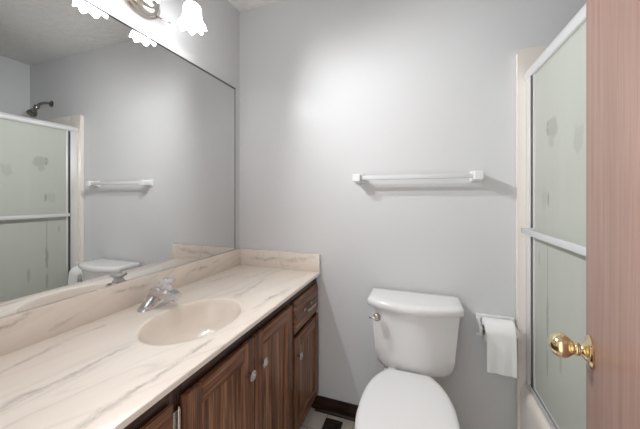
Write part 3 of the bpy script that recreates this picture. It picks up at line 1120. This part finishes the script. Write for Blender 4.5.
# bowl: loft of egg-shaped sections
def egg(hw, yb, yf, z, n=48, sq=0.0):
    """egg outline: back end at yb (wide), front tip at yf"""
    ym = yb - (yb - yf) * 0.42
    pts = []
    for i in range(n):
        t = 2 * PI * i / n
        c_, s_ = math.cos(t), math.sin(t)
        e = 0.85 if s_ > 0 else 1.0
        x = hw * (abs(c_) ** e) * (1 if c_ >= 0 else -1)
        y = ym + ((yb - ym) * (abs(s_) ** e) if s_ > 0 else -(ym - yf) * abs(s_))
        pts.append(Vector((BXc + x, y, z)))
    return pts
b = NB()
loft(b, [egg(0.118, 1.40, 0.90, 0.0008), egg(0.120, 1.40, 0.90, 0.018), egg(0.108, 1.40, 0.915, 0.045), egg(0.098, 1.395, 0.935, 0.11),
         egg(0.105, 1.395, 0.91, 0.17), egg(0.130, 1.39, 0.86, 0.235), egg(0.150, 1.39, 0.81, 0.30), egg(0.158, 1.365, 0.785, 0.366),
         egg(0.162, 1.365, 0.777, 0.396), egg(0.159, 1.363, 0.782, 0.408), egg(0.150, 1.36, 0.82, 0.410)])
# deck the tank stands on
rbox(b, BXc - 0.115, BXc + 0.115, 1.285, 1.455, 0.32, 0.4075, r=0.02, seg=3)
obj('bowl', b, M['china'], toi, angle=50)
def seat_ring(g, yh, yf, hwb, hw, z, n=14):
    """seat outline: straight hinge edge at yh, widest at ym, round front at yf."""
    ym = yf + (yh - yf) * 0.50
    hw, hwb, yf, yh = hw - g, hwb - g, yf + g, yh - g
    R = []
    def bez(p0, p1, p2, p3, t):
        return tuple(p0[i] * (1 - t) ** 3 + 3 * p1[i] * t * (1 - t) ** 2 + 3 * p2[i] * t * t * (1 - t) + p3[i] * t ** 3 for i in (0, 1))
    for k in range(n):
        R.append(bez((hwb, yh), (hwb + 0.040, yh - 0.045), (hw, ym + 0.15), (hw, ym), k / n))
    m = 20
    for k in range(m + 1):
        t = PI / 2 * k / m
        R.append((hw * math.cos(t), ym - (ym - yf) * math.sin(t)))
    L_ = [(-x, y) for x, y in reversed(R[:-1])]
    return [Vector((BXc + x, y, z)) for x, y in R + L_]
b = NB()
SP_ = (1.286, 0.775, 0.088, 0.173)
loft(b, [seat_ring(0.006, *SP_, 0.4120), seat_ring(0.0, *SP_, 0.415), seat_ring(0.0, *SP_, 0.425), seat_ring(0.006, *SP_, 0.4290)])
obj('seat', b, M['seat'], toi, angle=40)
b = NB()
SL_ = (1.300, 0.776, 0.092, 0.173)
loft(b, [[v + Vector((0.004, 0, 0)) for v in seat_ring(g, *SL_, z)] for g, z in
         ((0.008, 0.4310), (0.001, 0.434), (0.0, 0.4395), (0.005, 0.446), (0.018, 0.449), (0.05, 0.451))])
obj('seat_lid', b, M['seat'], toi, angle=40)
for e in (-1, 1):
    b = NB()
    rbox(b, BXc + e * 0.072 - 0.018, BXc + e * 0.072 + 0.018, 1.305, 1.335, 0.4078, 0.428, r=0.005)
    obj('hinge', b, M['seat'], toi)
    b = NB()
    lathe(b, [(0.0, 0.0), (0.014, 0.0), (0.014, 0.008), (0.010, 0.015), (0.0, 0.018)], (BXc + e * 0.128, 1.22, 0.0006), n=20)
    rbox(b, BXc + e * 0.118 - 0.016, BXc + e * 0.118 + 0.016, 1.20, 1.24, 0.0004, 0.004, r=0.001)
    obj('bolt_cap', b, M['china'], toi)

# ------------------------------------------------------------------ toilet paper holder and roll
RC = Vector((1.424, 1.4425, 0.619))
th = thing('toilet_paper_holder', 'white ceramic paper holder on the wall beside the tub', 'paper holder', (1.43, D, RC.z))
b = NB()
PX0, PX1, PZ0, PZ1 = 1.345, 1.503, 0.562, 0.668
# open rectangular wall frame
for (a0, a1, z0, z1) in ((PX0, PX0 + 0.020, PZ0, PZ1), (PX1 - 0.018, PX1, PZ0, PZ1), (PX0 + 0.014, PX1 - 0.014, PZ1 - 0.020, PZ1), (PX0 + 0.014, PX1 - 0.014, PZ0, PZ0 + 0.016)):
    rbox(b, a0, a1, D - 0.014, D - 0.0005, z0, z1, r=0.004)
rbox(b, PX0 + 0.004, PX1 - 0.004, D - 0.006, D - 0.0004, PZ0 + 0.004, PZ1 - 0.004)
obj('wall_plate', b, M['white'], th)
for (a0, a1) in ((PX0 + 0.002, PX0 + 0.014), (PX1 - 0.013, PX1 - 0.003)):
    b = NB()
    secs = []
    for xx in (a0, a1):
        s = [Vector((xx, D - 0.010, RC.z + 0.030)), Vector((xx, D - 0.010, RC.z - 0.040))]
        for k in range(9):
            t = math.radians(-60 - 30 + 180 * -k / 8)
            s.append(Vector((xx, RC.y + 0.018 * math.cos(t), RC.z + 0.018 * math.sin(t))))
        secs.append(s)
    loft(b, secs)
    obj('bracket', b, M['white'], th)
b = NB()
tube(b, [(PX0 + 0.013, RC.y, RC.z), (PX1 - 0.012, RC.y, RC.z)], 0.009, smooth=False)
obj('spindle', b, M['dark_chrome'], th)

rl = thing('toilet_paper_roll', 'white toilet paper roll with a long sheet hanging in front', 'toilet paper', RC)
RX0, RX1, RR = 1.368, 1.479, 0.0535
b = NB()
n = 48
ring = lambda x, r: [Vector((x, RC.y + r * math.cos(2 * PI * i / n), RC.z + r * math.sin(2 * PI * i / n))) for i in range(n)]
loft(b, [ring(RX0, 0.0215), ring(RX0, RR - 0.002), ring(RX0 + 0.002, RR), ring(RX1 - 0.002, RR), ring(RX1, RR - 0.002), ring(RX1, 0.0215)], False, False)
obj('paper', b, M['paper'], rl, angle=50)
b = NB()
loft(b, [ring(RX0 - 0.0006, 0.0213), ring(RX1 + 0.0006, 0.0213), ring(RX1 + 0.0006, 0.0195), ring(RX0 - 0.0006, 0.0195), ring(RX0 - 0.0006, 0.0213)], False, False)
obj('core', b, M['card'], rl)
# hanging sheet: wraps over the front of the roll and drops straight
b = NB()
path = []
for k in range(13):
    t = math.radians(80 + 100 * k / 12)
    path.append((RC.y + (RR + 0.0012) * math.cos(t), RC.z + (RR + 0.0012) * math.sin(t)))
y_e, z_e = path[-1]
for k in range(1, 15):
    path.append((y_e - 0.004 * math.sin(k / 14 * 2.6), z_e - 0.156 * k / 14))
secs = []
m = 14
for j in range(m + 1):
    x = RX0 + 0.0005 + (RX1 - RX0 - 0.001) * j / m
    s = []
    for i, (yy, zz) in enumerate(path):
        q = max(0, (i - 12) / 14)
        s.append(Vector((x, yy - q * (0.003 * math.sin(j * 0.9 + 0.4) + 0.002), zz - 0.004 * q * j / m)))
    o = [Vector((p.x, p.y - 0.0008, p.z)) for p in reversed(s)]
    secs.append(s + o)
loft(b, secs)
obj('hanging_sheet', b, M['paper'], rl, angle=60)

# ------------------------------------------------------------------ floor register
rg = thing('floor_register', 'dark brown metal floor vent in front of the baseboard', 'floor vent', (0.645, 1.33, 0))
b = NB()
GX0, GX1, GY0, GY1 = 0.606, 0.702, 1.165, 1.458
for (a0, a1, c0, c1) in ((GX0, GX0 + 0.018, GY0, GY1), (GX1 - 0.018, GX1, GY0, GY1), (GX0 + 0.018, GX1 - 0.018, GY0, GY0 + 0.022), (GX0 + 0.018, GX1 - 0.018, GY1 - 0.022, GY1)):
    rbox(b, a0, a1, c0, c1, 0.0004, 0.005, r=0.0015)
obj('frame', b, M['register'], rg)
b = NB()
rbox(b, GX0 + 0.018, GX1 - 0.018, GY0 + 0.022, GY1 - 0.022, 0.0003, 0.0012)
obj('opening', b, M['black'], rg)
b = NB()
k = GY0 + 0.030
while k < GY1 - 0.03:
    rbox(b, GX0 + 0.018, GX1 - 0.018, k, k + 0.005, 0.0012, 0.0042)
    k += 0.012
rbox(b, (GX0 + GX1) / 2 - 0.003, (GX0 + GX1) / 2 + 0.003, GY0 + 0.022, GY1 - 0.022, 0.0012, 0.0045)
obj('louvres', b, M['register'], rg)
